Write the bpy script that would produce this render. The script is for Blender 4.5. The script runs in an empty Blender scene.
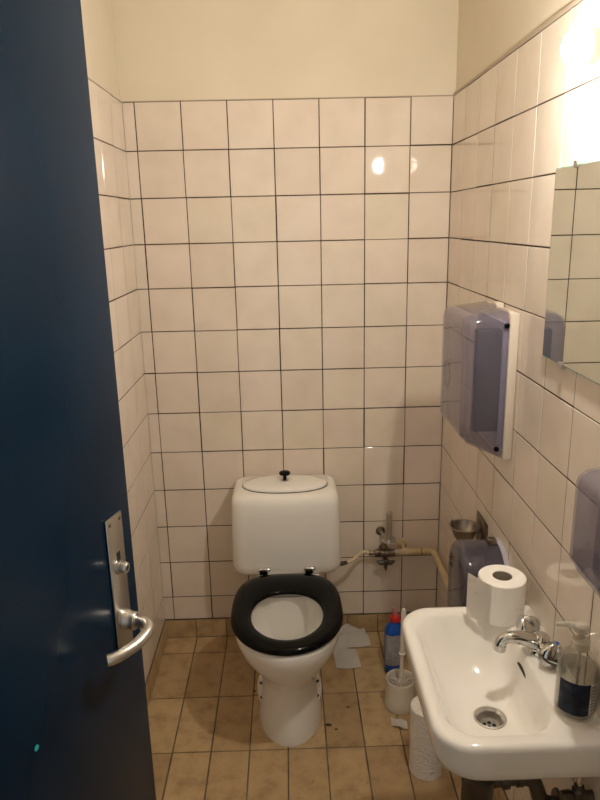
import bpy, bmesh, math, random
from mathutils import Vector, Matrix
random.seed(7)
PI = math.pi
scn = bpy.context.scene
COL = scn.collection

# ------------------------------------------------------------------ materials
def mat(name, base=(.8, .8, .8), rough=.5, metal=0, ior=1.5, trans=0, coat=0, emit=None, estr=0):
    m = bpy.data.materials.new(name); m.use_nodes = True
    b = m.node_tree.nodes['Principled BSDF']
    b.inputs['Base Color'].default_value = (*base, 1)
    b.inputs['Roughness'].default_value = rough
    b.inputs['Metallic'].default_value = metal
    b.inputs['IOR'].default_value = ior
    b.inputs['Transmission Weight'].default_value = trans
    b.inputs['Coat Weight'].default_value = coat
    if emit:
        b.inputs['Emission Color'].default_value = (*emit, 1)
        b.inputs['Emission Strength'].default_value = estr
    return m

def N(m, t, **kw):
    n = m.node_tree.nodes.new(t)
    for k, v in kw.items():
        if k in n.inputs: n.inputs[k].default_value = v
        else: setattr(n, k, v)
    return n

def L(m, a, b): m.node_tree.links.new(a, b)
def BSDF(m): return m.node_tree.nodes['Principled BSDF']

def ramp(m, fac, stops):
    r = N(m, 'ShaderNodeValToRGB')
    e = r.color_ramp.elements
    while len(e) < len(stops): e.new(.5)
    for i, (p, c) in enumerate(stops):
        e[i].position = p; e[i].color = (*c, 1)
    L(m, fac, r.inputs['Fac'])
    return r

def noise(m, scale, detail=3, rough=.5, coord='Object', mapping=None):
    tc = N(m, 'ShaderNodeTexCoord')
    n = N(m, 'ShaderNodeTexNoise', Scale=scale, Detail=detail, Roughness=rough)
    out = tc.outputs[coord]
    if mapping:
        mp = N(m, 'ShaderNodeMapping'); mp.inputs['Scale'].default_value = mapping
        L(m, out, mp.inputs['Vector']); out = mp.outputs['Vector']
    L(m, out, n.inputs['Vector'])
    return n

def noisy(m, scale, stops, detail=3, rough=.5, mapping=None):
    n = noise(m, scale, detail, rough, mapping=mapping)
    r = ramp(m, n.outputs['Fac'], stops)
    L(m, r.outputs['Color'], BSDF(m).inputs['Base Color'])
    return n

def bump(m, fac, strength, dist=.01):
    b = N(m, 'ShaderNodeBump', Strength=strength, Distance=dist)
    L(m, fac, b.inputs['Height']); L(m, b.outputs['Normal'], BSDF(m).inputs['Normal'])
    return b

def mixrgb(m, a, b, fac, blend='MIX'):
    x = N(m, 'ShaderNodeMix', data_type='RGBA', blend_type=blend)
    if isinstance(fac, (int, float)): x.inputs[0].default_value = fac
    else: L(m, fac, x.inputs[0])
    for v, i in ((a, 6), (b, 7)):
        if isinstance(v, tuple): x.inputs[i].default_value = (*v, 1)
        else: L(m, v, x.inputs[i])
    return x.outputs[2]

M = {}
# glazed wall tile: per-tile tint, wavy glaze
m = M['tile'] = mat('glazed_tile', rough=.035)
at = N(m, 'ShaderNodeAttribute', attribute_name='tile_rand')
r = ramp(m, at.outputs['Fac'], [(0, (.735, .65, .565)), (.35, (.765, .69, .605)), (.7, (.77, .675, .60)), (1, (.745, .675, .57))])
nz = noise(m, 9, 4)
r2 = ramp(m, nz.outputs['Fac'], [(.3, (.93, .92, .90)), (.6, (1, 1, 1))])
L(m, mixrgb(m, r.outputs['Color'], r2.outputs['Color'], 1.0, 'MULTIPLY'), BSDF(m).inputs['Base Color'])
nb = noise(m, 14, 1)
bump(m, nb.outputs['Fac'], .014, .006)
# plaster
m = M['plaster'] = mat('cream_plaster', rough=.7)
nz = noisy(m, 3.5, [(.3, (.68, .615, .495)), (.65, (.73, .665, .545))], 5)
nf = noise(m, 160, 4); bump(m, nf.outputs['Fac'], .06, .003)
m = M['grout'] = mat('dark_grout', rough=.9)
noisy(m, 30, [(.35, (.03, .018, .011)), (.7, (.10, .065, .042))])
m = M['lip'] = mat('grout_bead', (.45, .38, .30), .8)
# floor tile
m = M['floor_tile'] = mat('brown_floor_tile', rough=.42)
at = N(m, 'ShaderNodeAttribute', attribute_name='tile_rand')
r = ramp(m, at.outputs['Fac'], [(0, (.40, .275, .145)), (.5, (.46, .325, .175)), (1, (.50, .365, .20))])
n1 = noise(m, 16, 6, .65); r1 = ramp(m, n1.outputs['Fac'], [(.28, (.62, .57, .5)), (.5, (.95, .94, .92)), (.7, (1.06, 1.06, 1.06))])
n2 = noise(m, 70, 3, .6); r2 = ramp(m, n2.outputs['Fac'], [(.22, (.45, .4, .36)), (.34, (1, 1, 1))])
c1 = mixrgb(m, r.outputs['Color'], r1.outputs['Color'], 1.0, 'MULTIPLY')
L(m, mixrgb(m, c1, r2.outputs['Color'], .8, 'MULTIPLY'), BSDF(m).inputs['Base Color'])
bump(m, n2.outputs['Fac'], .12, .003)
m = M['floor_grout'] = mat('floor_grout', rough=.9)
noisy(m, 14, [(.35, (.09, .065, .042)), (.7, (.20, .15, .095))])
m = M['ceramic'] = mat('white_porcelain', (.80, .785, .75), .05)
M['ceramic_bowl'] = m
m = M['sink'] = mat('sink_porcelain', rough=.1)
noisy(m, 6, [(.3, (.76, .735, .68)), (.6, (.82, .80, .765))], 4)
m = M['black_plastic'] = mat('black_plastic', (.003, .003, .003), .12, ior=1.22)
M['black_rubber'] = mat('black_rubber', (.012, .012, .012), .6)
M['chrome'] = mat('chrome', (.62, .62, .61), .08, 1)
m = M['steel'] = mat('brushed_steel', (.58, .56, .53), .32, 1)
nz = noise(m, 60, 3, mapping=(1, 1, .05)); bump(m, nz.outputs['Fac'], .05, .002)
m = M['old_metal'] = mat('dull_brass', (.2, .16, .11), .45, .8)
noisy(m, 50, [(.35, (.07, .055, .04)), (.65, (.30, .25, .18))])
M['dark_metal'] = mat('dark_metal', (.1, .085, .07), .38, .7)
m = M['pipe'] = mat('painted_pipe', rough=.45)
noisy(m, 25, [(.3, (.50, .385, .22)), (.6, (.62, .50, .31))])
M['aged_steel'] = mat('aged_steel', (.34, .31, .27), .3, 1)
M['hose'] = mat('cream_hose', (.66, .55, .37), .4)
# door
m = M['door'] = mat('navy_gloss_paint', rough=.22, ior=1.2)
nz = noisy(m, 5, [(.3, (.0018, .0105, .025)), (.7, (.0026, .0155, .035))], 5)
nsp = noise(m, 75, 2); 
nbr = noise(m, 22, 3); bump(m, nbr.outputs['Fac'], .012, .003)
rr = ramp(m, nsp.outputs['Fac'], [(.4, (.235,) * 3), (.75, (.265,) * 3)]); L(m, rr.outputs['Color'], BSDF(m).inputs['Roughness'])
M['door_edge'] = mat('navy_door_edge', (.012, .03, .065), .35)
M['teal'] = mat('teal_glint', (.02, .42, .45), .3)  # solid colour standing in for a small cyan light's reflection
M['frame'] = mat('dark_frame_paint', (.02, .04, .08), .4)
# tinted clear plastic: part see-through, part glossy body
def tinted(name, tint, body, amount, rough=.12):
    m = mat(name, body, rough)
    nt = m.node_tree
    tr = N(m, 'ShaderNodeBsdfTransparent'); tr.inputs['Color'].default_value = (*tint, 1)
    lw = N(m, 'ShaderNodeLayerWeight', Blend=.25)
    ma = N(m, 'ShaderNodeMath', operation='MULTIPLY_ADD'); L(m, lw.outputs['Facing'], ma.inputs[0])
    ma.inputs[1].default_value = .22; ma.inputs[2].default_value = amount
    mx = N(m, 'ShaderNodeMixShader'); L(m, ma.outputs[0], mx.inputs['Fac'])
    L(m, tr.outputs[0], mx.inputs[1]); L(m, BSDF(m).outputs[0], mx.inputs[2])
    fr = N(m, 'ShaderNodeFresnel', IOR=1.4); gl = N(m, 'ShaderNodeBsdfGlossy', Roughness=rough)
    ge = N(m, 'ShaderNodeNewGeometry'); fm = N(m, 'ShaderNodeMath', operation='MULTIPLY_ADD')   # mirror sheen on outer faces only
    L(m, ge.outputs['Backfacing'], fm.inputs[0]); L(m, fr.outputs[0], fm.inputs[1])
    ng = N(m, 'ShaderNodeMath', operation='SUBTRACT'); ng.inputs[0].default_value = 1; L(m, ge.outputs['Backfacing'], ng.inputs[1])
    fm.operation = 'MULTIPLY'; L(m, ng.outputs[0], fm.inputs[0])
    m2 = N(m, 'ShaderNodeMixShader'); L(m, fm.outputs[0], m2.inputs['Fac'])
    L(m, mx.outputs[0], m2.inputs[1]); L(m, gl.outputs[0], m2.inputs[2])
    L(m, m2.outputs[0], nt.nodes['Material Output'].inputs['Surface'])
    return m
M['smoke'] = tinted('smoky_violet_plastic', (.85, .84, .90), (.26, .25, .30), .10, .07)
M['smoke_dark'] = tinted('dark_smoky_violet_plastic', (.74, .73, .80), (.15, .145, .18), .22, .08)
M['clear'] = tinted('clear_plastic', (.93, .925, .89), (.5, .49, .44), .03, .06)
M['liquid'] = tinted('soap_liquid', (.74, .73, .70), (.30, .295, .28), .12, .1)
M['clear_pump'] = tinted('milky_clear_plastic', (.85, .82, .76), (.62, .58, .50), .5, .2)
M['clear_cap'] = tinted('clear_red_cap', (.9, .6, .6), (.7, .35, .35), .45, .15)
M['dispenser_white'] = mat('off_white_plastic', (.62, .55, .46), .35)
M['dispenser_inner'] = mat('grey_plastic', (.12, .115, .12), .4)
M['dispenser_inner2'] = mat('violet_grey_plastic', (.42, .41, .46), .4)
m = M['paper'] = mat('tissue_paper', rough=.95)
nz = noisy(m, 40, [(.3, (.80, .77, .73)), (.7, (.86, .84, .80))]); nb = noise(m, 220, 2); bump(m, nb.outputs['Fac'], .35, .002)
# embossed towel
m = M['towel'] = mat('embossed_towel_paper', rough=.95)
tc = N(m, 'ShaderNodeTexCoord'); vo = N(m, 'ShaderNodeTexVoronoi', Scale=125)
L(m, tc.outputs['Object'], vo.inputs['Vector']); bump(m, vo.outputs['Distance'], .6, .005)
BSDF(m).inputs['Base Color'].default_value = (.80, .76, .70, 1)
# patterned toilet paper
m = M['tissue_print'] = mat('patterned_tissue', rough=.95)
n1 = noise(m, 28, 6, .7); n2 = noise(m, 14, 1)
r1 = ramp(m, n1.outputs['Fac'], [(.485, (.86, .83, .79)), (.5, (.60, .57, .54)), (.515, (.86, .83, .79))])
r2 = ramp(m, n2.outputs['Fac'], [(.5, (0, 0, 0)), (.6, (1, 1, 1))])
L(m, mixrgb(m, (.86, .83, .79), r1.outputs['Color'], r2.outputs['Color']), BSDF(m).inputs['Base Color'])
nb = noise(m, 200, 2); bump(m, nb.outputs['Fac'], .3, .002)
M['card'] = mat('grey_cardboard', (.36, .30, .24), .9)
M['white_plastic'] = mat('white_plastic', (.76, .71, .62), .35)
M['bristle'] = mat('white_bristles', (.62, .57, .50), .7)
M['blue_plastic'] = mat('blue_plastic', (.006, .09, .46), .28)
M['red_plastic'] = mat('red_plastic', (.55, .02, .02), .35)
m = M['cleaner_label'] = mat('printed_label', rough=.45)
tc = N(m, 'ShaderNodeTexCoord'); wv = N(m, 'ShaderNodeTexWave', Scale=38, Distortion=0, bands_direction='Z')
L(m, tc.outputs['Object'], wv.inputs['Vector'])
n1 = noise(m, 130, 2); r1 = ramp(m, n1.outputs['Fac'], [(.45, (0, 0, 0)), (.55, (1, 1, 1))])
rw = ramp(m, wv.outputs['Fac'], [(.45, (.5, .52, .58)), (.65, (.80, .80, .80))])
L(m, mixrgb(m, (.8, .8, .8), rw.outputs['Color'], r1.outputs['Color']), BSDF(m).inputs['Base Color'])
m = M['soap_label'] = mat('navy_picture_label', rough=.3)
noisy(m, 26, [(.35, (.006, .008, .016)), (.55, (.015, .03, .075)), (.72, (.10, .14, .20)), (.8, (.35, .36, .38))], 5, .6)
m = M['text_label'] = mat('white_text_label', rough=.4)
tc = N(m, 'ShaderNodeTexCoord'); wv = N(m, 'ShaderNodeTexWave', Scale=45, Distortion=0, bands_direction='Z')
L(m, tc.outputs['Object'], wv.inputs['Vector'])
rw = ramp(m, wv.outputs['Fac'], [(.3, (.25, .25, .25)), (.5, (.62, .59, .54))]); L(m, rw.outputs['Color'], BSDF(m).inputs['Base Color'])
m = M['mirror'] = mat('mirror_silver', (.80, .84, .78), .01, 1)
M['glass_edge'] = mat('green_glass_edge', (.18, .42, .34), .12)
M['bulb'] = mat('lit_bulb', (1, 1, 1), .3, emit=(1, .91, .79), estr=350)
M['porcelain_socket'] = mat('lamp_socket_porcelain', (.75, .72, .66), .3)
M['dirt'] = mat('dark_dirt', (.06, .04, .025), .9)
M['ceiling'] = mat('ceiling_paint', (.72, .66, .54), .85)
M['hole'] = mat('dark_recess', (.008, .007, .006), .7)
M['water'] = mat('bowl_water', (.62, .60, .54), .03)

# ------------------------------------------------------------------ mesh helpers
def finish(name, bm, material, parent=None, origin=None, smooth=True, angle=40):
    """world-space bmesh -> object whose origin is `origin` (or its parent's place)"""
    if parent is not None and origin is None: origin = parent['_o'] if '_o' in parent else (0, 0, 0)
    o0 = Vector(origin) if origin is not None else Vector((0, 0, 0))
    bmesh.ops.translate(bm, verts=bm.verts, vec=-o0)
    bmesh.ops.recalc_face_normals(bm, faces=bm.faces)
    me = bpy.data.meshes.new(name); bm.to_mesh(me); bm.free()
    if smooth:
        for p in me.polygons: p.use_smooth = True
        me.set_sharp_from_angle(angle=math.radians(angle))
    ms = material if isinstance(material, (list, tuple)) else [material]
    for x in ms: me.materials.append(M[x] if isinstance(x, str) else x)
    ob = bpy.data.objects.new(name, me); COL.objects.link(ob)
    if parent is not None:
        ob.parent = parent; ob['_o'] = list(o0)
        po = Vector(parent['_o']); ob.location = o0 - po
    else: ob.location = o0
    return ob

def tag(o, label=None, cat=None, group=None, kind=None):
    if label: o['label'] = label
    if cat: o['category'] = cat
    if group: o['group'] = group
    if kind: o['kind'] = kind
    return o

def thing(name, label, cat, loc, group=None):
    o = bpy.data.objects.new(name, None); COL.objects.link(o)
    o.empty_display_size = .05; o.location = loc; o['_o'] = list(loc)
    return tag(o, label, cat, group)

def box(a, b, bev=0, seg=2, bm=None):
    bm2 = bmesh.new()
    bmesh.ops.create_cube(bm2, size=1)
    for v in bm2.verts:
        v.co = Vector((a[i] + (b[i] - a[i]) * (v.co[i] + .5) for i in range(3)))
    if bev: bmesh.ops.bevel(bm2, geom=list(bm2.edges), offset=bev, segments=seg, profile=.5, affect='EDGES')
    return merge(bm, bm2)

def merge(bm, bm2):
    if bm is None: return bm2
    me = bpy.data.meshes.new('tmp'); bm2.to_mesh(me); bm2.free(); bm.from_mesh(me); bpy.data.meshes.remove(me)
    return bm

def basis(axis):
    w = Vector(axis).normalized()
    u = w.orthogonal().normalized()
    if abs(w.z) > .999: u = Vector((1, 0, 0))
    v = w.cross(u)
    return u, v, w

def loft(rings, cap0=True, cap1=True, close=False, bm=None):
    bm = bm or bmesh.new()
    R = [[bm.verts.new(p) for p in r] for r in rings]
    n = len(R[0])
    pairs = list(zip(R, R[1:])) + ([(R[-1], R[0])] if close else [])
    for a, b in pairs:
        for i in range(n):
            j = (i + 1) % n
            bm.faces.new((a[i], a[j], b[j], b[i]))
    if not close:
        if cap0: bm.faces.new(list(reversed(R[0])))
        if cap1: bm.faces.new(R[-1])
    return bm

def lathe(profile, c, axis=(0, 0, 1), seg=32, bm=None, caps=True):
    """profile: (radius, height along axis)"""
    u, v, w = basis(axis); c = Vector(c)
    rings = [[c + w * h + (u * math.cos(2 * PI * i / seg) + v * math.sin(2 * PI * i / seg)) * max(r, 1e-5) for i in range(seg)] for r, h in profile]
    return loft(rings, caps is True, bool(caps), bm=bm)

def tube(pts, r, seg=12, bm=None, closed=False):
    pts = [Vector(p) for p in pts]; n = len(pts)
    rs = r if isinstance(r, (list, tuple)) else [r] * n
    rings = []; up = None
    for i, p in enumerate(pts):
        if closed: t = pts[(i + 1) % n] - pts[i - 1]
        else: t = pts[min(i + 1, n - 1)] - pts[max(i - 1, 0)]
        t.normalize()
        if up is None: up = t.orthogonal().normalized()
        up = (up - t * up.dot(t)).normalized(); s = t.cross(up)
        rings.append([p + (up * math.cos(2 * PI * k / seg) + s * math.sin(2 * PI * k / seg)) * rs[i] for k in range(seg)])
    return loft(rings, close=closed, bm=bm)

def smooth_path(pts, n=8):
    P = [Vector(p) for p in pts]; P = [P[0] * 2 - P[1]] + P + [P[-1] * 2 - P[-2]]
    out = []
    for i in range(1, len(P) - 2):
        for k in range(n):
            t = k / n; a, b, c, d = P[i - 1:i + 3]
            out.append(.5 * ((2 * b) + (c - a) * t + (2 * a - 5 * b + 4 * c - d) * t * t + (3 * b - a - 3 * c + d) * t ** 3))
    out.append(P[-2]); return out

def rrect(x0, x1, y0, y1, r, z, n=8):
    """rounded rectangle ring, r = radius or 4 radii for (x1y1, x0y1, x0y0, x1y0)"""
    rs = r if isinstance(r, (list, tuple)) else [r] * 4
    pts = []
    for (cx, cy, sx, sy, a0), q in zip(((x1, y1, 1, 1, 0), (x0, y1, -1, 1, 90), (x0, y0, -1, -1, 180), (x1, y0, 1, -1, 270)), rs):
        for k in range(n + 1):
            a = math.radians(a0 + 90 * k / n)
            pts.append(Vector((cx - sx * q + q * math.cos(a), cy - sy * q + q * math.sin(a), z)))
    return pts

def egg(cx, yc, w, af, ab, z, n=64, kb=.75):
    pts = []
    for i in range(n):
        a = 2 * PI * i / n; c, s = math.cos(a), math.sin(a)
        if c >= 0: pts.append(Vector((cx + w * s, yc - af * c, z)))
        else:
            pts.append(Vector((cx + w * math.copysign(abs(s) ** kb, s), yc + ab * abs(c) ** kb, z)))
    return pts

# ------------------------------------------------------------------ the room
XL, XR, ZT, ZB = -.395, .683, 1.98, .081
YF = -2.12
T = .15
TH = .007
def tiles(bm, o, u, v, n, us, vs, joint, th, mi, rnds, tilt=.0011, bev=.0009):
    """one bevelled tile per cell of the grid us x vs; n points into the room"""
    o, u, v, n = map(Vector, (o, u, v, n))
    lay = bm.faces.layers.float.get('tile_rand') or bm.faces.layers.float.new('tile_rand')
    for i in range(len(us) - 1):
        for j in range(len(vs) - 1):
            a, b, c, d = us[i] + joint / 2, us[i + 1] - joint / 2, vs[j] + joint / 2, vs[j + 1] - joint / 2
            if b - a < .003 or d - c < .003: continue
            ja, jb = random.gauss(0, .0004), random.gauss(0, .0004)
            a += ja; b += ja; c += jb; d += jb
            tu, tv = random.gauss(0, tilt), random.gauss(0, tilt)
            mu, mv = (a + b) / 2, (c + d) / 2
            rings = []
            for ins, h in ((0, 0), (0, th - bev), (bev * .4, th - bev * .35), (bev, th)):
                ring = []
                for x, y in ((a + ins, c + ins), (b - ins, c + ins), (b - ins, d - ins), (a + ins, d - ins)):
                    hh = h + ((x - mu) * tu + (y - mv) * tv if h else 0)
                    ring.append(bm.verts.new(o + u * x + v * y + n * hh))
                rings.append(ring)
            rv = random.random(); fs = []
            for p, q in zip(rings, rings[1:]):
                for k in range(4): fs.append(bm.faces.new((p[k], p[(k + 1) % 4], q[(k + 1) % 4], q[k])))
            fs.append(bm.faces.new(rings[-1]))
            for f in fs: f.material_index = mi; f[lay] = rv

def setmat(bm, start, mi):
    bm.faces.ensure_lookup_table()
    for f in bm.faces[start:]: f.material_index = mi

def slab(bm, a, b, mi):
    s = len(bm.faces); box(a, b, bm=bm); setmat(bm, s, mi)

ROWS = [ZB] + [ZT - T * k for k in range(12, -1, -1)]
JT = .0034
def struct(name, bm, mats, label, smooth=True):
    o = finish(name, bm, mats, smooth=smooth, angle=25); return tag(o, label, kind='structure')

G = .0065   # plaster plane sits this far behind the tile faces, grout a little proud of it
# back wall (tile faces at y = 0)
bm = bmesh.new(); bm.faces.layers.float.new('tile_rand')
slab(bm, (XL - .1, TH, -.05), (XR + .1, .12, 2.65), 0)
slab(bm, (XL, .0011, 0), (XR, TH + .001, ZT), 1)
slab(bm, (XL, .001, ZT), (XR, TH + .001, ZT + .003), 3)
vx = [XL - .0016] + [-.357 + T * k for k in range(7)] + [XR]
tiles(bm, (0, TH, 0), (1, 0, 0), (0, 0, 1), (0, -1, 0), vx, ROWS, JT, TH, 2, None)
struct('wall_back', bm, ['plaster', 'grout', 'tile', 'lip'], 'back wall of cream square tiles under bare cream plaster')
# right wall
RP = .1556
vy = [0]
while vy[0] > YF: vy.insert(0, vy[0] - RP)
vy[0] = YF
bm = bmesh.new(); bm.faces.layers.float.new('tile_rand')
slab(bm, (XR + TH, YF, -.05), (XR + .12, .1, 2.65), 0)
slab(bm, (XR + .0010, YF, 0), (XR + TH + .001, 0, ZT), 1)
slab(bm, (XR - .001, YF, ZT), (XR + TH + .001, 0, ZT + .008), 3)
tiles(bm, (XR + TH, 0, 0), (0, 1, 0), (0, 0, 1), (-1, 0, 0), vy, ROWS, JT, TH, 2, None)
struct('wall_right', bm, ['plaster', 'grout', 'tile', 'lip'], 'right wall of cream square tiles carrying mirror and dispensers')
# left wall
bm = bmesh.new(); bm.faces.layers.float.new('tile_rand')
slab(bm, (XL - .12, YF, -.05), (XL - TH, .1, 2.65), 0)
slab(bm, (XL - TH - .001, YF, 0), (XL - .0010, 0, ZT), 1)
slab(bm, (XL - TH - .001, YF, ZT), (XL - .001, 0, ZT + .003), 3)
tiles(bm, (XL - TH, 0, 0), (0, 1, 0), (0, 0, 1), (1, 0, 0), vy[:-1] + [.0016], ROWS, JT, TH, 2, None)
struct('wall_left', bm, ['plaster', 'grout', 'tile', 'lip'], 'left wall of cream square tiles beside the open door')
# front wall with the doorway the camera looks through
DX0, DX1, DH = -.375, .44, 2.12
bm = bmesh.new()
slab(bm, (XL - .6, YF - .1, -.05), (DX0 - .03, YF, 2.65), 0)
slab(bm, (DX1 + .03, YF - .1, -.05), (XR + .6, YF, 2.65), 0)
slab(bm, (DX0 - .03, YF - .1, DH + .03), (DX1 + .03, YF, 2.65), 0)
struct('wall_front', bm, ['plaster'], 'front wall around the doorway', smooth=False)
bm = box((DX0 - .03, YF - .11, 0), (DX0, YF + .005, DH + .03))
box((DX1, YF - .11, 0), (DX1 + .03, YF + .005, DH + .03), bm=bm)
box((DX0 - .03, YF - .11, DH), (DX1 + .03, YF + .005, DH + .03), bm=bm)
struct('trim_1', bm, ['frame'], 'painted door frame lining the doorway', smooth=False)
bm = box((XL - .6, YF - .1, 2.6), (XR + .6, .1, 2.7))
struct('ceiling', bm, ['ceiling'], 'plain cream ceiling', smooth=False)
# floor
bm = bmesh.new(); bm.faces.layers.float.new('tile_rand')
slab(bm, (XL - .7, -3.8, -.08), (XR + .7, .1, -.0016), 0)
FX = [XL - .007]; x = -.2722 - .1206
FX = [XL - .004] + [-.2722 + .1206 * k for k in range(0, 8)] + [XR + .004]
FY = [-.1047 - .2509 * k for k in range(14, -1, -1)] + [0.004]
tiles(bm, (0, 0, -.006), (1, 0, 0), (0, 1, 0), (0, 0, 1), FX, FY, .0046, .006, 1, None, tilt=.0015, bev=.001)
struct('floor', bm, ['floor_grout', 'floor_tile'], 'worn floor of long brown tiles with dark joints')
# baseboards of cut floor tile
def base(name, o, u, n, us, label):
    bm = bmesh.new(); bm.faces.layers.float.new('tile_rand')
    o, u, n = Vector(o), Vector(u), Vector(n)
    a = o + u * us[0]; b = o + u * us[-1] + n * .0035 + Vector((0, 0, ZB - .001))
    lo = Vector((min(a[i], b[i]) for i in range(3))); hi = Vector((max(a[i], b[i]) for i in range(3)))
    slab(bm, lo, hi, 0)
    tiles(bm, o, u, (0, 0, 1), n, us, [.0015, ZB - .001], .0036, .006, 1, None, tilt=.001, bev=.001)
    struct(name, bm, ['floor_grout', 'floor_tile'], label)
base('baseboard_back', (0, 0, 0), (1, 0, 0), (0, -1, 0), [XL + .001 + .1206 * k for k in range(0, 9)] + [XR], 'brown tile baseboard along the back wall')
vb = [-.1206 * k for k in range(17, -1, -1)]
base('baseboard_left', (XL, 0, 0), (0, 1, 0), (1, 0, 0), vb, 'brown tile baseboard along the left wall')
base('baseboard_right', (XR, 0, 0), (0, 1, 0), (-1, 0, 0), vb, 'brown tile baseboard along the right wall')

# ------------------------------------------------------------------ door
E = Vector((-.1415, -1.338, 0)); ang = math.radians(16); dv = Vector((math.sin(ang), math.cos(ang), 0))
DW = .80
H = E - dv * DW
door = bpy.data.objects.new('door_1', None); COL.objects.link(door)
door.location = (H.x, H.y, 0); door.rotation_euler = (0, 0, math.atan2(dv.y, dv.x)); door['_o'] = [0, 0, 0]
tag(door, 'dark navy painted door standing open with steel lever handle', 'door', kind='structure')
leaf = finish('door_leaf', box((0, 0, .012), (DW, .04, 2.10), .002, 2), 'door', door)
LX, LZ = DW - .053, .980
plate = finish('lock_plate', box((LX - .0225, -.004, LZ - .066), (LX + .0225, 0, LZ + .182), .002, 2), 'steel', door)
tag(plate, 'long steel lock plate')
for sx in (-1, 1):
    for zz in (LZ + .172, LZ - .057):
        c = (LX + sx * .0145, -.004, zz)
        s = finish('screw', lathe([(.0034, 0), (.0034, .0008), (.002, .0016)], c, (0, -1, 0), 12), 'old_metal', plate)
# thumb turn
tz = LZ + .094
finish('keyhole_slot', box((LX - .004, -.0046, tz + .004), (LX + .006, -.0041, tz + .026), .0002), 'hole', plate)
tt = finish('thumb_turn', lathe([(.0115, 0), (.0115, .003), (.009, .004), (.009, .013), (.0075, .015), (.004, .015), (.004, .012)], (LX, -.004, tz), (0, -1, 0), 24), 'steel', door)
finish('turn_slot', box((LX - .001, -.0185, tz - .004), (LX + .001, -.0165, tz + .004)), 'hole', tt)
# lever
lv = lathe([(.017, 0), (.017, .006), (.0145, .009), (.0145, .020), (.0125, .022)], (LX, -.004, LZ), (0, -1, 0), 28)
path = smooth_path([(LX, -.022, LZ), (LX, -.036, LZ), (LX - .005, -.048, LZ - .001), (LX - .019, -.055, LZ - .002), (LX - .048, -.053, LZ - .004), (LX - .072, -.044, LZ - .005), (LX - .088, -.034, LZ - .006), (LX - .094, -.027, LZ - .006)], 6)
tube(path, .0093, 14, bm=lv)
finish('lever_handle', lv, 'steel', door)
fl = finish('painted_glint', lathe([(.004, 0), (.0042, .0006), (.002, .0012)], (.515, 0, .935), (0, -1, 0), 12), 'teal', door)  # teal mark imitating a light reflected in the glossy door paint
for zz in (.25, 1.05, 1.85):
    hb = lathe([(.007, -.04), (.007, .04)], (-.004, -.004, zz), (0, 0, 1), 12)
    finish('hinge', hb, 'steel', door)

# ------------------------------------------------------------------ toilet
CX = .0975
toilet = thing('toilet', 'white floor-standing toilet with black seat and tall cistern', 'toilet', (CX, -.35, 0))
N_ = 64
rings = []
#            z     yc     w     af    ab
prof = [(0.0, -.42, .107, .178, .20), (.012, -.42, .108, .179, .20), (.06, -.42, .102, .172, .20), (.12, -.42, .097, .160, .20), (.17, -.42, .096, .155, .20),
        (.205, -.43, .100, .160, .21), (.24, -.44, .116, .178, .215), (.28, -.455, .139, .203, .22), (.32, -.47, .157, .215, .225), (.355, -.48, .166, .217, .225), (.385, -.485, .168, .216, .225), (.396, -.485, .165, .212, .222), (.399, -.485, .158, .205, .215)]
for z, yc, w, af, ab in prof: rings.append(egg(CX, yc, w, af, ab, z, N_))
inner = [(.399, -.495, .128, .16, .15), (.392, -.495, .122, .155, .145), (.37, -.495, .120, .152, .143), (.34, -.49, .122, .15, .143), (.30, -.48, .112, .135, .135), (.25, -.46, .088, .105, .12), (.21, -.44, .06, .075, .10), (.19, -.43, .035, .05, .07)]
for z, yc, w, af, ab in inner: rings.append(egg(CX, yc, w, af, ab, z, N_))
bm = loft(rings)
# trapway block to the wall below the cistern
tr = []
for z, hw, y0, y1 in ((0, .085, -.36, -.03), (.05, .08, -.36, -.03), (.2, .085, -.36, -.03), (.3, .11, -.36, -.022), (.36, .14, -.36, -.02), (.383, .14, -.36, -.02)):
    tr.append(rrect(CX - hw*.8, CX + hw*.8, y0, y1, .03, z))
loft(tr, bm=bm)
# lugs at the foot
for sx in (-1, 1):
    c = Vector((CX + sx * .083, -.470, .118)); nrm = Vector((sx * .62, -.78, 0)).normalized(); tg = Vector((0, 0, 1)).cross(nrm)
    lug = []
    for h, k in ((-.03, 1.15), (-.002, 1.1), (.009, 1), (.0125, .92), (.0135, .8)):
        lug.append([c + nrm * h + (tg * math.cos(2 * PI * i / 28) * .021 + Vector((0, 0, 1)) * math.sin(2 * PI * i / 28) * .058) * k for i in range(28)])
    loft(lug, bm=bm)
finish('bowl', bm, 'ceramic', toilet, angle=60)
finish('water', lathe([(.064, 0), (.064, .001)], (CX, -.443, .217), (0, 0, 1), 32), 'water', toilet)
for sx in (-1, 1):
    nrm = Vector((sx * .62, -.78, 0)).normalized()
    for zz in (.148, .092):
        c = Vector((CX + sx * .083, -.470, zz)) + nrm * .013
        finish('bolt_cap', lathe([(.0055, 0), (.0053, .003), (.003, .005)], c, nrm, 14), 'dark_metal', toilet)
# cistern
rings = []
for z, hw, y0, r in ((.383, .176, -.205, .045), (.387, .186, -.213, .05), (.397, .192, -.219, .05), (.42, .1945, -.223, .048), (.54, .1925, -.223, .048), (.61, .190, -.222, .048), (.650, .1885, -.219, .05), (.669, .185, -.212, .052), (.679, .176, -.200, .055), (.683, .162, -.184, .055)):
    rings.append(rrect(CX - hw, CX + hw, y0, -.016, [.025, .025, r, r], z, 10))
cis = finish('cistern', loft(rings), 'ceramic', toilet, angle=60)
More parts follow.
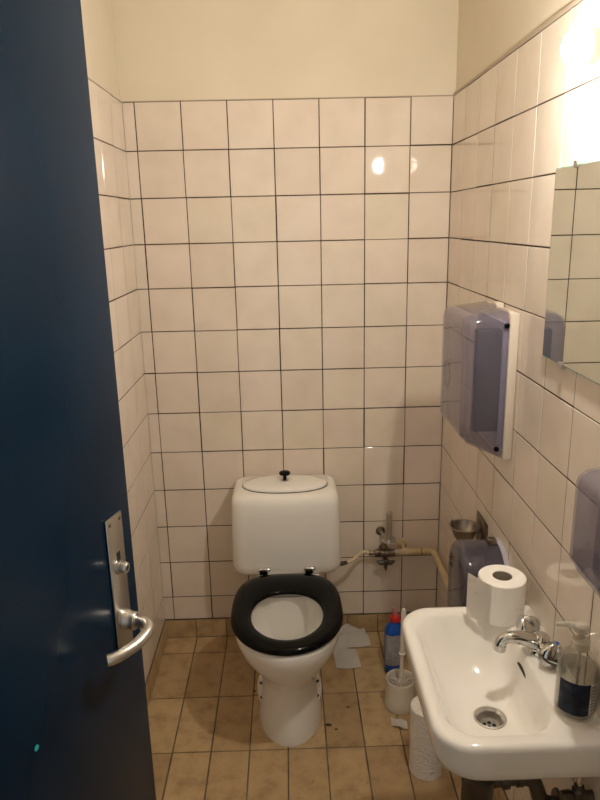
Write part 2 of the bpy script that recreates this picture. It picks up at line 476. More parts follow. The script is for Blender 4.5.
# lid
def ell(rx, ry, y, z, n=56): return [Vector((CX + rx * math.copysign(abs(math.cos(2 * PI * i / n)) ** .85, math.cos(2 * PI * i / n)), y + ry * math.sin(2 * PI * i / n), z)) for i in range(n)]
rings = [ell(.146, .0735, -.106, 0.6820), ell(.1515, .0775, -.106, 0.6840), ell(.1515, .0775, -.106, 0.6885), ell(.147, .0735, -.106, 0.6940), ell(.12, .057, -.106, 0.6990), ell(.06, .029, -.106, 0.7015), ell(.03, .016, -.106, 0.7020)]
lid = finish('cistern_lid', loft(rings), 'ceramic', toilet, angle=60)
rings = [ell(.1505, .0765, -.106, 0.6830), ell(.1535, .0795, -.106, 0.6830), ell(.1535, .0795, -.106, 0.6853), ell(.1505, .0765, -.106, 0.6853)]
finish('lid_gap', loft(rings), 'hole', toilet)
kn = finish('flush_knob', lathe([(.010, 0), (.011, .003), (.0065, .006), (.0062, .020), (.010, .023), (.0185, .026), (.0205, .030), (.0195, .034), (.014, .037), (.004, .038)], (CX, -.106, 0.6975), (0, 0, 1), 28), 'black_plastic', toilet)
finish('knob_collar', lathe([(.016, 0), (.0155, .0025), (.011, .004)], (CX, -.106, 0.7000), (0, 0, 1), 24), 'steel', kn)
# seat ring
def seat_ring(off, z, n=N_):
    """off = 0 inner edge .. 1 outer edge"""
    a = egg(CX, -.505, .1115, .138, .126, z, n, .92)
    b = egg(CX - .001, -.50, .1765, .202, .246, z, n, .62)
    return [p.lerp(q, off) for p, q in zip(a, b)]
prof = [(.04, .402), (.0, .407), (.0, .412), (.06, .4185), (.2, .423), (.45, .425), (.7, .4235), (.9, .419), (.985, .412), (1, .407), (.96, .402)]
seat = finish('seat', loft([seat_ring(o, z) for o, z in prof], close=True), 'black_plastic', toilet, angle=70)
tag(seat, 'black glossy plastic seat ring')
for sx in (-1, 1):
    hx = CX + sx * .079
    b = lathe([(.0065, -.02), (.0075, -.018), (.0075, .018), (.0065, .02)], (hx, -.240, .421), (1, 0, 0), 16)
    box((hx - .014, -.258, .41), (hx + .014, -.236, .424), .004, 3, bm=b)
    finish('seat_hinge', b, 'chrome', toilet)
    finish('hinge_cap', box((hx - .016, -.264, .412), (hx + .010, -.252, .4275), .003, 2), 'black_plastic', toilet)
# inlet fitting under the cistern
finish('inlet_fitting', tube([(.268, -.12, .372), (.300, -.115, .368), (.318, -.108, .368)], [.011, .009, .007], 12, bm=lathe([(.013, 0), (.013, .022)], (.262, -.12, .366), (0, 0, 1), 8)), 'dark_metal', toilet)

# ------------------------------------------------------------------ water supply
valve = thing('angle_valve', 'tarnished brass shut-off valve on back wall beside the toilet', 'valve', (.470, -.045, .371))
vb_ = lathe([(.010, -.062), (.010, -.048), (.007, -.046), (.007, -.040), (.013, -.038), (.013, -.020), (.016, -.018), (.016, .018), (.0125, .020), (.0125, .034)], (.470, -.045, .371), (1, 0, 0), 16)
lathe([(.011, 0), (.011, .030), (.016, .036), (.016, .0455)], (.470, -.045, .371), (0, 1, 0), 16, bm=vb_)
lathe([(.012, 0), (.012, -.020), (.006, -.022), (.006, -.034)], (.470, -.045, .371), (0, -.2, 1), 14, bm=vb_)
finish('valve_body', vb_, 'old_metal', valve)
wing = tube([(.438, -.052, .339), (.452, -.051, .331), (.472, -.052, .336), (.492, -.053, .331), (.506, -.052, .339)], [.004, .0095, .011, .0095, .004], 10)
lathe([(.012, .012), (.010, 0), (.007, -.016), (.002, -.032)], (.472, -.052, .330), (0, 0, 1), 12, bm=wing)
finish('wing_handle', wing, 'dark_metal', valve)
finish('union_nut', lathe([(.014, 0), (.014, .012)], (.505, -.045, .371), (1, 0, 0), 6), 'chrome', valve)
hs = finish('supply_hose', tube(smooth_path([(.318, -.108, .368), (.330, -.10, .366), (.345, -.085, .366), (.362, -.065, .370), (.385, -.05, .378), (.410, -.045, .3715)], 8), .0062, 12), 'hose', origin=(.36, -.07, .36))
tag(hs, 'thin cream flexible hose curving from the cistern to the valve', 'hose')
pp = thing('water_pipe', 'beige painted water pipe running from valve around the corner along right wall', 'pipe', (.655, -.05, .371))
path = [(.517, -.045, .371), (.60, -.045, .371), (.632, -.045, .371)] + [(.632 + .024 * math.sin(a), -.045 - .024 * (1 - math.cos(a)), .371) for a in [PI / 2 * k / 6 for k in range(1, 7)]] + [(.656, -.2, .369), (.656, -.6, .362), (.656, -1.1, .355)]
finish('pipe_run', tube(path, .0112, 16), 'pipe', pp)
finish('coupling', lathe([(.0135, 0), (.0135, .036)], (.520, -.045, .371), (1, 0, 0), 18), 'pipe', pp)
finish('joint_ring', lathe([(.0128, 0), (.0128, .003)], (.606, -.045, .371), (1, 0, 0), 18), 'dark_metal', pp)
finish('pipe_elbow', lathe([(.0128, 0), (.0128, .016)], (.613, -.045, .371), (1, 0, 0), 18), 'pipe', pp)
cl = lathe([(.0215, 0), (.0205, .006), (.012, .010)], (.541, 0, .384), (0, -1, 0), 24)
tube([(.541, -.008, .384), (.541, -.03, .382), (.541, -.045, .378)], .006, 10, bm=cl)
finish('pipe_clip', cl, 'pipe', pp)

# spare roll post
sp = thing('spare_roll_holder', 'upright chrome post on round disc mounted on back wall above valve', 'toilet roll holder', (.480, -.07, .432))
finish('post', lathe([(.0125, 0), (.0115, .006), (.0115, .104), (.0105, .109), (.006, .112)], (.480, -.07, .436), (0, 0, 1), 20), 'steel', sp)
finish('disc', lathe([(.010, -.006), (.029, -.002), (.031, .001), (.030, .003), (.010, .004)], (.480, -.07, .434), (0, 0, 1), 32), 'steel', sp)
a_ = tube([(.458, -.004, .440), (.464, -.03, .437), (.480, -.068, .432)], .006, 12)
finish('arm', a_, 'steel', sp)
finish('rosette', lathe([(.0175, 0), (.0175, .005), (.012, .009)], (.457, 0, .441), (0, -1, 0), 24), 'old_metal', sp)

# ------------------------------------------------------------------ floor clutter
# toilet cleaner bottle
bx, by = .478, -.238
rotb = math.radians(8)
cb = thing('cleaner_bottle', 'blue toilet cleaner bottle with red cap standing on the floor by back wall', 'bottle', (bx, by, 0))
def ovl(hw, hd, z, cx=bx, cy=by, n=32, k=.7):
    out = []
    for i in range(n):
        a = 2 * PI * i / n; c, s = math.cos(a), math.sin(a)
        x = hw * math.copysign(abs(c) ** k, c); y = hd * math.copysign(abs(s) ** k, s)
        out.append(Vector((cx + x * math.cos(rotb) - y * math.sin(rotb), cy + x * math.sin(rotb) + y * math.cos(rotb), z)))
    return out
rings = [ovl(.030, .022, 0), ovl(.034, .026, .004), ovl(.0345, .0265, .03), ovl(.0345, .0265, .15), ovl(.033, .0255, .168), ovl(.028, .022, .182), ovl(.021, .018, .192, bx + .002), ovl(.0165, .0155, .200, bx + .003, k=.9), ovl(.015, .0145, .215, bx + .003, k=1)]
finish('bottle_body', loft(rings), 'blue_plastic', cb, angle=60)
lab = []
for z in (.035, .06, .1, .14, .158):
    q = [ovl(.0352, .0272, z)[i] for i in range(17, 31)]
    lab.append(q)
bm = bmesh.new(); R_ = [[bm.verts.new(p) for p in r] for r in lab]
for a, b in zip(R_, R_[1:]):
    for i in range(len(a) - 1): bm.faces.new((a[i], a[i + 1], b[i + 1], b[i]))
bmesh.ops.solidify(bm, geom=list(bm.faces), thickness=.0004)
finish('label', bm, 'cleaner_label', cb)
cap = finish('cap', lathe([(.0205, 0), (.0205, .012), (.0185, .016), (.012, .018)], (bx + .003, by, .206), (0, 0, 1), 24), 'red_plastic', cb)
finish('nozzle', tube([(bx + .003, by, .222), (bx + .002, by, .238), (bx - .004, by - .002, .256)], [.010, .0075, .004], 14), 'clear_cap', cb)

# brush
hx, hy = .470, -.425
bh = thing('toilet_brush_holder', 'round white plastic toilet brush pot on floor beside the sink', 'brush holder', (hx, hy, 0))
finish('pot', lathe([(.050, 0), (.0525, .004), (.0515, .03), (.0485, .098), (.0490, .104), (.0475, .107), (.0445, .106), (.043, .10), (.043, .02), (.01, .018)], (hx, hy, 0), (0, 0, 1), 40), 'white_plastic', bh, angle=50)
br = thing('toilet_brush', 'white toilet brush standing in its pot, handle up', 'brush', (hx, hy, .02))
bx2, by2 = hx + .002, hy + .002
finish('handle', tube([(bx2, by2, .03), (bx2 + .003, by2 + .002, .20), (bx2 + .006, by2 + .004, .355), (bx2 + .006, by2 + .004, .364)], [.0075, .0068, .0085, .005], 14), 'white_plastic', br)
finish('handle_ring', lathe([(.0105, 0), (.0115, .003), (.0105, .006)], (bx2 + .003, by2 + .002, .195), (0, 0, 1), 18), 'white_plastic', br)
bm = bmesh.new(); rnd = random.Random(3)
for k in range(150):
    a = rnd.uniform(0, 2 * PI); z = rnd.uniform(.04, .097); rr_ = rnd.uniform(.030, .041)
    p0 = Vector((bx2, by2, z - .004)); p1 = p0 + Vector((math.cos(a) * rr_, math.sin(a) * rr_, rnd.uniform(0, .012)))
    tube([p0, p1], [.0016, .0011], 5, bm=bm)
tag(finish('bristles', bm, 'bristle', br), kind='stuff')

def sheet(name, pts, mat_, label=None, cat=None, parent=None, thick=.0006, origin=None):
    """pts: grid of points (rows)"""
    bm = bmesh.new(); R_ = [[bm.verts.new(p) for p in r] for r in pts]
    for a, b in zip(R_, R_[1:]):
        for i in range(len(a) - 1): bm.faces.new((a[i], a[i + 1], b[i + 1], b[i]))
    bmesh.ops.solidify(bm, geom=list(bm.faces), thickness=thick)
    o = finish(name, bm, mat_, parent, origin=origin, angle=70)
    return tag(o, label, cat) if label else o

def quadgrid(c00, c10, c11, c01, nu, nv, fn):
    g = []
    for j in range(nv + 1):
        r = []
        for i in range(nu + 1):
            u, v = i / nu, j / nv
            p = (Vector(c00) * (1 - u) + Vector(c10) * u) * (1 - v) + (Vector(c01) * (1 - u) + Vector(c11) * u) * v
            r.append(p + Vector((0, 0, fn(u, v))))
        g.append(r)
    return g
rnd = random.Random(11)
ph = [rnd.uniform(0, 6) for _ in range(6)]
g = quadgrid((.268, -.232, .003), (.360, -.230, .003), (.350, -.118, .003), (.263, -.112, .003), 14, 14, lambda u, v: .004 + .004 * math.sin(4 * u + 3 * v + ph[0]) + .003 * math.sin(11 * v - 5 * u + ph[1]) * v)
sheet('paper_sheet', g, 'paper', 'flat white tissue sheet lying on floor tiles right of the toilet', 'paper', origin=(.31, -.17, 0))
def crump(u, v): 
    return min(1, .12 + v * 2.5) * (.012 + .018 * math.exp(-((u - .45) / .22) ** 2) * (1 - .4 * v) + .012 * abs(math.sin(5 * u + 3 * v + ph[2])) + .006 * abs(math.sin(9 * u - 8 * v + ph[3])))
g = quadgrid((.258, -.124, .003), (.412, -.100, .002), (.392, -.028, .012), (.275, -.022, .018), 18, 12, crump)
sheet('paper_sheet', g, 'paper', 'crumpled white tissue heaped against the baseboard behind the flat sheet', 'paper', origin=(.33, -.07, 0))

# towel roll
tr_ = thing('paper_towel_roll', 'tall embossed kitchen paper roll standing on floor under the sink', 'paper roll', (.502, -.70, 0))
def rollmesh(c, r, h, rin, seg=48):
    pr = [(rin, 0), (r - .001, 0), (r, .001), (r, h - .002), (r - .002, h), (rin, h)]
    u = loft([[Vector((c[0] + q * math.cos(2 * PI * i / seg), c[1] + q * math.sin(2 * PI * i / seg), c[2] + z)) for i in range(seg)] for q, z in pr], close=True)
    return u
def core(c, r, h, seg=32):
    pr = [(r, 0), (r, h), (r - .001, h), (r - .001, 0)]
    return loft([[Vector((c[0] + q * math.cos(2 * PI * i / seg), c[1] + q * math.sin(2 * PI * i / seg), c[2] + z)) for i in range(seg)] for q, z in pr], close=True)
finish('roll_paper', rollmesh((.502, -.70, 0), .049, .222, .02), 'towel', tr_)
finish('cardboard_core', core((.502, -.70, 0), .0198, .22), 'card', tr_)
g = quadgrid((.425, -.530, .002), (.475, -.548, .002), (.478, -.512, .002), (.428, -.494, .002), 10, 8, lambda u, v: .004 + .006 * abs(math.sin(4 * u + 2 * v)))
sheet('paper_scrap', g, 'paper', 'small white paper scrap on floor between brush pot and kitchen roll', 'paper', origin=(.45, -.52, 0))
# crumbs of dirt
cr = [(.222, -.51, 'dark dirt crumb on tile right of toilet foot, biggest of the pair'), (.245, -.53, 'small dirt crumb beside the bigger crumb right of toilet foot'), (.293, -.43, 'dark dirt crumb on the joint before the brush pot'),
      (-.028, -.335, 'dark crumb on the floor just left of toilet foot')]
for i, (x, y, lb) in enumerate(cr):
    bm = bmesh.new(); bmesh.ops.create_icosphere(bm, subdivisions=2, radius=1)
    rn = random.Random(i)
    for v in bm.verts:
        k = .0042 * rn.uniform(.6, 1.3) * (1.2 if i in (0,) else .7); v.co = Vector((x + v.co.x * k * 1.9, y + v.co.y * k * 1.2, .0016 + v.co.z * k * .3))
    o = finish('dirt_crumb', bm, 'dirt', origin=(x, y, 0)); tag(o, lb, 'dirt', 'dirt crumbs on the floor')

# ------------------------------------------------------------------ wash basin
sink = thing('wash_basin', 'small white porcelain wash basin mounted on right wall', 'sink', (.53, -1.16, .69))
def sr(x0, x1, y0, y1, rf, rb, z):
    if z > .6: z += .006
    if x0 < .42: x0 -= .005 * (.42 - x0) / .046
    if y1 > -1: y1 += .005 * (y1 + 1) / .064
    return rrect(x0, x1, y0, y1, [rb, rf, rf, rb], z, 10)
WX = XR - .0005
DC = (.528, -1.17)
rings = [sr(.47, .60, -1.24, -1.10, .05, .05, .535), sr(.445, .63, -1.285, -1.05, .06, .05, .548), sr(.415, WX - .02, -1.345, -.975, .07, .03, .59), sr(.395, WX, -1.366, -.955, .072, .012, .606), sr(.383, WX, -1.376, -.943, .072, .008, .617), sr(.378, WX, -1.380, -.939, .072, .006, .635), sr(.374, WX, -1.382, -.936, .072, .006, .676), sr(.3755, WX, -1.3805, -.9375, .071, .006, .685), sr(.380, WX, -1.376, -.942, .068, .006, .690), sr(.388, WX, -1.369, -.950, .062, .006, .691),
         sr(.397, .612, -1.352, -.966, .060, .075, .6895), sr(.401, .609, -1.347, -.971, .062, .078, .684), sr(.408, .605, -1.340, -.978, .064, .080, .670), sr(.416, .602, -1.332, -.988, .066, .08, .650), sr(.430, .597, -1.315, -1.010, .068, .08, .620), sr(.452, .588, -1.285, -1.05, .066, .068, .595), sr(.480, .572, -1.235, -1.105, .045, .045, .582), sr(DC[0] - .031, DC[0] + .031, DC[1] - .031, DC[1] + .031, .03, .03, .577), sr(DC[0] - .028, DC[0] + .028, DC[1] - .028, DC[1] + .028, .027, .027, .545)]
finish('basin', loft(rings), 'sink', sink, angle=60)
dr = lathe([(.033, .5765), (.034, .5795), (.030, .5805), (.0245, .575), (.0235, .556), (.001, .5555)], (DC[0], DC[1], 0), (0, 0, 1), 36, caps='end')
drain = finish('drain', dr, 'steel', sink)
for k in range(6):
    a = 2 * PI * k / 6 + .3; rr_ = .0115
    finish('drain_hole', lathe([(.0042, 0), (.0042, .0006)], (DC[0] + rr_ * math.cos(a), DC[1] + rr_ * math.sin(a), .5557), (0, 0, 1), 14), 'hole', drain)
finish('drain_hole', lathe([(.0035, 0), (.0035, .0006)], (DC[0], DC[1], .5557), (0, 0, 1), 14), 'hole', drain)
ov = loft([[Vector((.6045 + dx * .5 + .012 * 0, -1.130 + .026 * math.cos(2 * PI * i / 20), .660 + .010 * math.sin(2 * PI * i / 20))) for i in range(20)] for dx in (-.004, .02)])
finish('overflow_slot', ov, 'hole', sink)
# tap
TY = -1.118; TXc = .645
tap = thing('basin_tap', 'chrome tap with two triangular knobs on the basin deck', 'tap', (TXc, TY, .697))
b = lathe([(.024, 0), (.024, .004), (.019, .008), (.0175, .022), (.018, .036), (.012, .042)], (TXc, TY, .697), (0, 0, 1), 28)
tube([(TXc, TY - .046, .711), (TXc, TY - .02, .714), (TXc, TY, .718), (TXc, TY + .02, .714), (TXc, TY + .046, .711)], [.012, .0145, .018, .0145, .012], 18, bm=b)
finish('tap_body', b, 'chrome', tap)
sp_ = tube(smooth_path([(TXc - .005, TY, .718), (TXc - .03, TY, .728), (TXc - .055, TY, .734), (TXc - .075, TY, .733), (TXc - .086, TY, .724), (TXc - .089, TY, .706)], 6), [.0175 - .0055 * min(1, i / 18) + (.0015 if i > 25 else 0) for i in range(31)], 18)
finish('spout', sp_, 'chrome', tap)
def knob(cy, sgn, twist):
    ax = Vector((.22, -.12, .95) if sgn < 0 else (-.42, .12, .88)).normalized(); c = Vector((TXc, TY + sgn * .046, .700))
    u, v, w = basis(ax)
    stem = lathe([(.0135, 0), (.0135, .014), (.011, .016), (.011, .026)], c, ax, 20)
    finish('valve_stem', stem, 'chrome', tap)
    base_ = lathe([(.014, .016), (.024, .017), (.0255, .021), (.024, .024)], c, ax, 28)
    finish('knob_skirt', base_, 'dark_metal' if sgn < 0 else 'chrome', tap)
    rings = []
    for h, r1, r3 in ((.022, .024, .0), (.027, .0275, .22), (.034, .0245, .32), (.043, .017, .32), (.052, .009, .2), (.0555, .002, .0)):
        ring = []
        for i in range(36):
            a = 2 * PI * i / 36 + twist; rr_ = r1 * (1 + r3 * .5 * math.cos(3 * (a - twist)))
            hh = h + .009 * r3 * math.cos(3 * (a - twist))
            ring.append(c + w * hh + (u * math.cos(a) + v * math.sin(a)) * rr_)
        rings.append(ring)
    k = finish('knob', loft(rings), 'chrome', tap, angle=45)
    finish('knob_mark', lathe([(.004, 0), (.0035, .0012)], c + w * .0552, ax, 14), 'blue_plastic' if sgn < 0 else 'chrome', k)
knob(TY, -1, .5); knob(TY, 1, 1.2)

# trap
trap = thing('drain_trap', 'dark metal bottle trap and waste pipe beneath the basin', 'pipe', (.505, -1.18, .36))
t1 = lathe([(.020, .534), (.020, .47), (.026, .468), (.026, .455)], (.505, -1.185, 0), (0, 0, 1), 24)
finish('tailpiece', t1, 'chrome', trap)
finish('trap_cup', lathe([(.030, .34), (.034, .345), (.034, .435), (.036, .438), (.036, .452), (.028, .456)], (.505, -1.185, 0), (0, 0, 1), 28), 'dark_metal', trap)
w_ = tube(smooth_path([(.530, -1.185, .432), (.57, -1.185, .437), (.60, -1.185, .438), (.622, -1.187, .430), (.632, -1.19, .41), (.640, -1.19, .385), (.66, -1.19, .37), (.688, -1.19, .368)], 5), .0165, 16)
lathe([(.021, 0), (.021, .016)], (.553, -1.185, .434), (1, 0, .1), 16, bm=w_); lathe([(.020, 0), (.020, .014)], (.585, -1.185, .438), (1, 0, 0), 16, bm=w_)
lathe([(.032, 0), (.03, .006)], (XR, -1.19, .368), (-1, 0, 0), 24, bm=w_)
finish('waste_pipe', w_, 'dark_metal', trap)
sv = thing('basin_stop_valve', 'small chrome stop valve and riser on right wall under the basin', 'valve', (.66, -1.322, .54))
s1 = tube([(.655, -1.322, .545), (.655, -1.322, .586)], .006, 12)
finish('riser', s1, 'chrome', sv)
s2 = lathe([(.013, 0), (.013, .03), (.009, .034), (.009, .04)], (.655, -1.322, .51), (0, 0, 1), 18); lathe([(.010, 0), (.010, .03)], (XR - .0005, -1.322, .525), (-1, 0, 0), 16, bm=s2)
finish('valve_body', s2, 'dark_metal', sv)
finish('valve_knob', lathe([(.012, 0), (.014, .003), (.012, .02)], (.643, -1.322, .523), (-1, 0, 0), 10), 'dark_metal', sv)

# roll on the basin
RC = (.603, -.974, .697)
tp = thing('toilet_roll', 'white patterned toilet roll standing on the far corner of the basin', 'toilet roll', RC)
finish('roll_paper', rollmesh(RC, .0535, .100, .0225), 'tissue_print', tp)
finish('cardboard_core', core(RC, .0223, .0985), 'card', tp)
g = []
for j in range(9):
    row = []
    for i in range(17):
        t = i / 16; a = math.radians(228 - 26 * t)   # leaves the roll tangentially on the far left
        if t < .5: p = Vector((RC[0] + .0545 * math.cos(a), RC[1] + .0545 * math.sin(a), 0))
        else:
            a0 = math.radians(215); d = (t - .5) * .085
            tg = Vector((math.sin(a0), -math.cos(a0), 0)) * -1
            p = Vector((RC[0] + .0545 * math.cos(a0), RC[1] + .0545 * math.sin(a0), 0)) + Vector((-math.sin(a0) * -1, math.cos(a0) * -1, 0)) * d + Vector((math.cos(a0), math.sin(a0), 0)) * d * .35
        top = .0995 + (.014 * max(0, t - .5) * 2)
        z = RC[2] + .0005 + (top) * j / 8
        row.append(Vector((p.x, p.y, z)))
    g.append(row)
sheet('loose_sheet', g, 'tissue_print', parent=tp)

# soap pump
SC = (.6435, -1.296, .6965)
soap = thing('soap_bottle', 'clear pump soap bottle with navy label on the near end of the basin', 'bottle', SC)
finish('bottle_body', lathe([(.030, 0), (.0362, .004), (.0372, .012), (.0372, .092), (.034, .106), (.028, .122), (.018, .132), (.0145, .136), (.0145, .142)], SC, (0, 0, 1), 40), 'clear', soap, angle=60)
finish('soap_liquid', lathe([(.0295, .003), (.0335, .006), (.0357, .012), (.0357, .098)], SC, (0, 0, 1), 36), 'liquid', soap)
def arc_label(name, a0, a1, z0, z1, r, mt):
    g = [[Vector((SC[0] + r * math.cos(math.radians(a0 + (a1 - a0) * i / 16)), SC[1] + r * math.sin(math.radians(a0 + (a1 - a0) * i / 16)), SC[2] + z)) for i in range(17)] for z in (z0, z1)]
    return sheet(name, g, mt, parent=soap, thick=.0003)
arc_label('front_label', 195, 283, .018, .084, .0376, 'soap_label')
arc_label('back_label', 288, 372, .022, .082, .0376, 'text_label')
finish('pump_collar', lathe([(.0155, .136), (.0165, .139), (.0165, .152), (.012, .155), (.007, .157)], SC, (0, 0, 1), 28), 'clear_pump', soap)
ph_ = lathe([(.0055, .155), (.0055, .170), (.0135, .171), (.0145, .175), (.0135, .182), (.010, .184)], SC, (0, 0, 1), 24)
tube([(SC[0], SC[1], SC[2] + .177), (SC[0] - .02, SC[1] + .012, SC[2] + .178), (SC[0] - .038, SC[1] + .022, SC[2] + .172)], [.0075, .006, .004], 12, bm=ph_)
finish('pump_head', ph_, 'clear_pump', soap)
finish('dip_tube', tube([(SC[0], SC[1], SC[2] + .01), (SC[0], SC[1], SC[2] + .14)], .003, 8), 'clear_pump', soap)

# ------------------------------------------------------------------ wall dispensers
def shell(xf, xb, y0, y1, z0, z1, zf0, r, th=.003):
    """hollow cover: front at xf, back open at xb; bottom slopes from zf0 at the front to z0 at the back; top edge slopes slightly"""
    def ring(ins, x, t):
        # cross-section in y-z at depth t (0 back .. 1 front)
        zb = z0 + (zf0 - z0) * t + ins; zt = z1 - .012 * t - ins
        rr_ = max(.004, r - ins)
        pts = []
        for (cy, cz, sy, sz, a0), q in zip(((y1 - ins, zt, 1, 1, 0), (y0 + ins, zt, -1, 1, 90), (y0 + ins, zb, -1, -1, 180), (y1 - ins, zb, 1, -1, 270)), (rr_, rr_, .007, .007)):
            for k in range(7):
                a = math.radians(a0 + 90 * k / 6)
                pts.append(Vector((x, cy - sy * q + q * math.cos(a), cz - sz * q + q * math.sin(a))))
        return pts
    D = xb - xf
    seq = [(0, xb, 0), (0, xb - D * .5, .5), (0, xf + .02, 1 - .02 / D)]
    for k in range(1, 6):
        a = PI / 2 * k / 6; seq.append((.018 * (1 - math.cos(a)), xf + .02 - .02 * math.sin(a), 1))
    seq.append((.02, xf, 1))
    outer = [ring(i, x, t) for i, x, t in seq]
    inner_ = [ring(i + th, x + th * (1 if x < xb else 0), t) for i, x, t in reversed(seq)]
    return loft(outer + inner_, cap0=False, cap1=True)
def cover_obj(parent, name, args, mt):
    rings_bm = shell(*args)
    return finish(name, rings_bm, mt, parent, angle=50)
# shell() caps only the inner front; close the outer front by lofting outer->inner through the thickness of the front
def shell2(xf, xb, y0, y1, z0, z1, zf0, r, th=.003):
    bm = bmesh.new()
    def ring(ins, x, t):
        zb = z0 + (zf0 - z0) * t + ins; zt = z1 - .012 * t - ins
        rr_ = max(.004, r - ins * .6); pts = []
        for (cy, cz, sy, sz, a0), q in zip(((y1 - ins, zt, 1, 1, 0), (y0 + ins, zt, -1, 1, 90), (y0 + ins, zb, -1, -1, 180), (y1 - ins, zb, 1, -1, 270)), (rr_, rr_, .008, .008)):
            for k in range(7):
                a = math.radians(a0 + 90 * k / 6)
                pts.append(Vector((x, cy - sy * q + q * math.cos(a), cz - sz * q + q * math.sin(a))))
        return pts
    D = xb - xf
    seq = [(0, xb, 0), (0, xb - D * .5, .5), (0, xf + .018, 1 - .018 / D)]
    for k in range(1, 6):
        a = PI / 2 * k / 6; seq.append((.016 * (1 - math.cos(a)), xf + .018 - .018 * math.sin(a), 1))
    seq.append((.016, xf, 1))
    R1 = [[bm.verts.new(p) for p in ring(i, x, t)] for i, x, t in seq]
    R2 = [[bm.verts.new(p) for p in ring(i + th, x + (th if k else 0), t)] for k, (i, x, t) in enumerate(seq)]
    n = len(R1[0])
    for Rr in (R1, R2):
        for a, b in zip(Rr, Rr[1:]):
            for i in range(n): bm.faces.new((a[i], a[(i + 1) % n], b[(i + 1) % n], b[i]))
        bm.faces.new(Rr[-1])
    for i in range(n): bm.faces.new((R1[0][i], R1[0][(i + 1) % n], R2[0][(i + 1) % n], R2[0][i]))
    return bm

# upper paper towel dispenser
td = thing('towel_dispenser', 'tall smoky violet see-through paper towel dispenser on right wall above the corner pipe', 'dispenser', (XR, -.64, 1.18))
Y0, Y1 = -.757, -.508
finish('back_plate', box((XR - .024, Y0, .997), (XR, Y1, 1.372), .005, 2), 'dispenser_white', td)
finish('cover', shell2(.550, XR - .022, Y0 + .003, Y1 - .003, .999, 1.376, 1.052, .030), 'smoke', td, angle=50)
b = box((.584, Y0 + .007, 1.072), (.646, Y0 + .040, 1.332), .005, 2)
finish('paper_chute', b, 'dispenser_inner', td)
finish('inner_frame', box((.645, Y0 + .007, 1.02), (XR - .024, Y1 - .015, 1.350), .004, 2), 'dispenser_inner2', td)
for q, zz in ((.619, 1.225), (.617, 1.135)):
    finish('slot', box((q - .0012, Y0 + .0072, zz - .012), (q + .0012, Y0 + .0078, zz + .012)), 'hole', td)
for x_, z_ in ((.652, 1.342), (.643, 1.028)):
    finish('cover_pin', lathe([(.0065, 0), (.0065, .004), (.004, .006)], (x_, Y0 + .003, z_), (0, -1, 0), 16), 'black_plastic', td)
finish('latch', box((.660, -.640, 1.366), (.680, -.600, 1.383), .003, 2), 'dispenser_white', td)
rg = tube([(.5545, -.575 + .030 * math.cos(a), 1.185 + .036 * math.sin(a)) for a in [2 * PI * k / 32 for k in range(32)]], .0022, 8, closed=True)
tube([(.5545, -.598, 1.218), (.5545, -.607, 1.232), (.5545, -.618, 1.236)], .002, 8, bm=rg)
finish('ring_mark', rg, 'black_plastic', td)

# middle drum-topped roll dispenser
md = thing('roll_dispenser', 'dark smoky violet round-topped toilet roll dispenser on right wall behind the basin', 'dispenser', (XR, -.72, .60))
def drum(xf, xb, yc, R, zc, zb, th=.003):
    bm = bmesh.new()
    def ring(ins, x):
        q = R - ins; pts = [Vector((x, yc + q * math.cos(PI * k / 28), zc + q * math.sin(PI * k / 28))) for k in range(29)]
        pts += [Vector((x, yc - q, zc - (zc - zb) * .5)), Vector((x, yc - q + .004, zb + ins + .004)), Vector((x, yc - q + .012, zb + ins)), Vector((x, yc + q - .012, zb + ins)), Vector((x, yc + q - .004, zb + ins + .004)), Vector((x, yc + q, zc - (zc - zb) * .5))]
        return pts
    seq = [(0, xb), (0, xf + .02)] + [(.016 * (1 - math.cos(PI / 2 * k / 5)), xf + .018 - .018 * math.sin(PI / 2 * k / 5)) for k in range(1, 6)]
    R1 = [[bm.verts.new(p) for p in ring(i, x)] for i, x in seq]
    R2 = [[bm.verts.new(p) for p in ring(i + th, x + (th if k else 0))] for k, (i, x) in enumerate(seq)]
    n = len(R1[0])
    for Rr in (R1, R2):
        for a, b in zip(Rr, Rr[1:]):
            for i in range(n): bm.faces.new((a[i], a[(i + 1) % n], b[(i + 1) % n], b[i]))
        bm.faces.new(Rr[-1])
    for i in range(n): bm.faces.new((R1[0][i], R1[0][(i + 1) % n], R2[0][(i + 1) % n], R2[0][i]))
    return bm
MY, MR, MZ = -.718, .102, .646
finish('cover', drum(.565, XR - .012, MY, MR, MZ, .50), 'smoke_dark', md, angle=50)
bp = loft([[Vector((x, MY + (MR + .002) * math.cos(PI * k / 28), MZ + (MR + .002) * math.sin(PI * k / 28))) for k in range(29)] + [Vector((x, MY - MR - .002, .498)), Vector((x, MY + MR + .002, .498))] for x in (XR - .012, XR)])
finish('back_plate', bp, 'dispenser_inner2', md)
finish('lock', box((.645, MY - .012, MZ + MR - .004), (.668, MY + .012, MZ + MR + .013), .003, 2), 'old_metal', md)
finish('roll_core_holder', lathe([(.02, 0), (.02, .07)], (XR - .012, MY, .63), (-1, 0, 0), 24), 'dispenser_inner', md)

# near soap dispenser at the right edge of the view
sd = thing('soap_dispenser', 'smoky violet wall dispenser above the soap bottle at the right edge of the photo', 'dispenser', (XR, -1.36, 1.05))
finish('back_plate', box((XR - .016, -1.425, .945), (XR, -1.285, 1.188), .004, 2), 'dispenser_white', sd)
finish('cover', shell2(.606, XR - .014, -1.425, -1.287, .95, 1.192, 1.005, .022), 'smoke', sd, angle=50)
finish('inner_tank', box((.635, -1.405, 1.0), (XR - .016, -1.32, 1.165), .008, 2), 'dispenser_inner2', sd)
finish('lock', lathe([(.005, -.003), (.005, .001)], (.628, -1.385, .990), (-.6, 0, -.8), 16), 'black_plastic', sd)

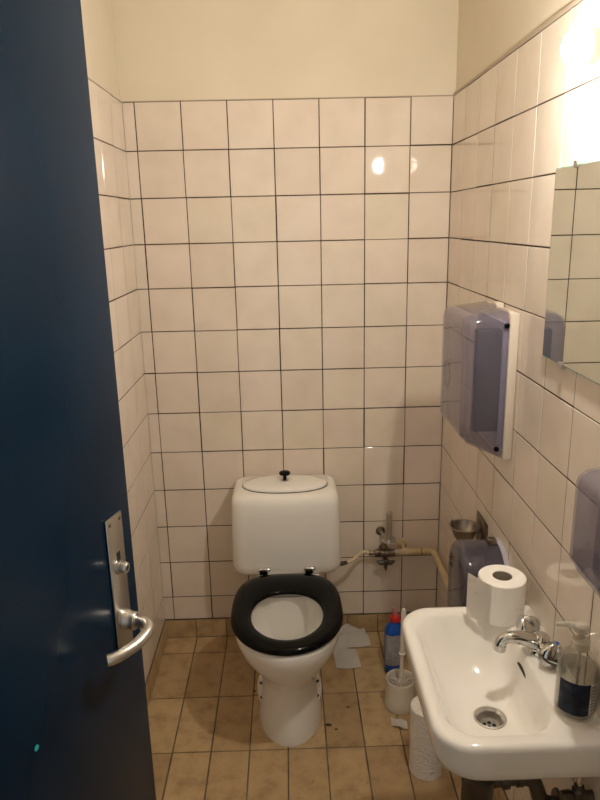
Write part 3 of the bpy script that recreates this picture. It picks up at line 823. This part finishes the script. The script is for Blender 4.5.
# ashtray
ash = thing('wall_ashtray', 'tarnished metal cup ashtray fixed to right wall behind the roll dispenser', 'ashtray', (XR, -.54, .69))
finish('wall_bracket', box((XR - .004, -.600, .640), (XR, -.495, .742), .0012, 2), 'old_metal', ash)
finish('cup', lathe([(.018, -.040), (.025, -.039), (.031, -.030), (.039, -.005), (.0465, -.001), (.0465, .002), (.040, .002), (.0365, -.005), (.029, -.028), (.015, -.034)], (.6345, -.525, .705), (0, 0, 1), 36), 'aged_steel', ash, angle=50)
finish('stub_rest', box((.600, -.50, .7065), (.612, -.478, .716), .002, 2), 'steel', ash)

# mirror and lamp
mir = thing('wall_mirror', 'frameless rectangular mirror on right wall above the basin', 'mirror', (XR, -1.18, 1.30))
finish('mirror_glass', box((XR - .0065, -1.435, 1.303), (XR - .001, -.928, 1.689), .0), 'glass_edge', mir)
finish('silvering', box((XR - .0072, -1.433, 1.305), (XR - .0066, -.930, 1.687)), 'mirror', mir)
for yy in (-1.03, -1.33):
    for zz, s in ((1.303, -1), (1.689, 1)):
        finish('mirror_clip', box((XR - .011, yy - .008, zz - (.006 if s > 0 else .007)), (XR, yy + .008, zz + (.007 if s > 0 else .006)), .0015, 2), 'steel', mir)
LC = (.607, -1.182, 1.856)
lamp = thing('wall_lamp', 'bare glowing round bulb in a wall socket above the mirror', 'lamp', (XR, -1.182, 1.856))
RB = .0325
pr = [(RB * math.sin(math.radians(t)), RB * math.cos(math.radians(t))) for t in range(91, 0, -7)] + [(.0005, RB)]
finish('bulb', lathe(pr, LC, (-1, 0, 0), 32), 'bulb', lamp)
pr = [(.0318, -.0006), (.0312, -.0065), (.029, -.015), (.022, -.028), (.0155, -.038)]
finish('bulb_base', lathe(pr, LC, (-1, 0, 0), 28), 'porcelain_socket', lamp)
finish('socket', lathe([(.040, 0), (.038, .010), (.022, .016), (.020, .036), (.016, .044)], (XR, LC[1], LC[2]), (-1, 0, 0), 28), 'porcelain_socket', lamp)

# ------------------------------------------------------------------ camera and world
cam_d = bpy.data.cameras.new('camera'); cam = bpy.data.objects.new('camera', cam_d); COL.objects.link(cam)
cam_d.sensor_fit = 'HORIZONTAL'; cam_d.sensor_width = 36; cam_d.lens = 36 * 669.7168 / 600; cam_d.clip_start = .02
pi_, ya, ro = .2612, .0142, -.0223
F = Vector((math.sin(ya) * math.cos(pi_), math.cos(ya) * math.cos(pi_), -math.sin(pi_)))
R = Vector((math.cos(ya), -math.sin(ya), 0)); U = R.cross(F)
R2 = R * math.cos(ro) + U * math.sin(ro); U2 = -R * math.sin(ro) + U * math.cos(ro)
mw = Matrix((R2, U2, -F)).transposed().to_4x4(); mw.translation = (.1262, -2.3517, 1.5969)
cam.matrix_world = mw
scn.camera = cam
w = bpy.data.worlds.new('world'); scn.world = w; w.use_nodes = True
w.node_tree.nodes['Background'].inputs['Color'].default_value = (1, .93, .84, 1)
w.node_tree.nodes['Background'].inputs['Strength'].default_value = .17

for o in list(bpy.data.objects):
    if '_o' in o: del o['_o']
vs = scn.view_settings
vs.view_transform = 'Standard'; vs.look = 'None'; vs.gamma = 1; vs.use_curve_mapping = False; vs.exposure = 1.5
cy = scn.cycles
cy.max_bounces = 12; cy.diffuse_bounces = 6; cy.glossy_bounces = 6; cy.transparent_max_bounces = 24; cy.transmission_bounces = 6
cy.caustics_reflective = True; cy.blur_glossy = 0; cy.sample_clamp_indirect = 6
cy.use_denoising = True
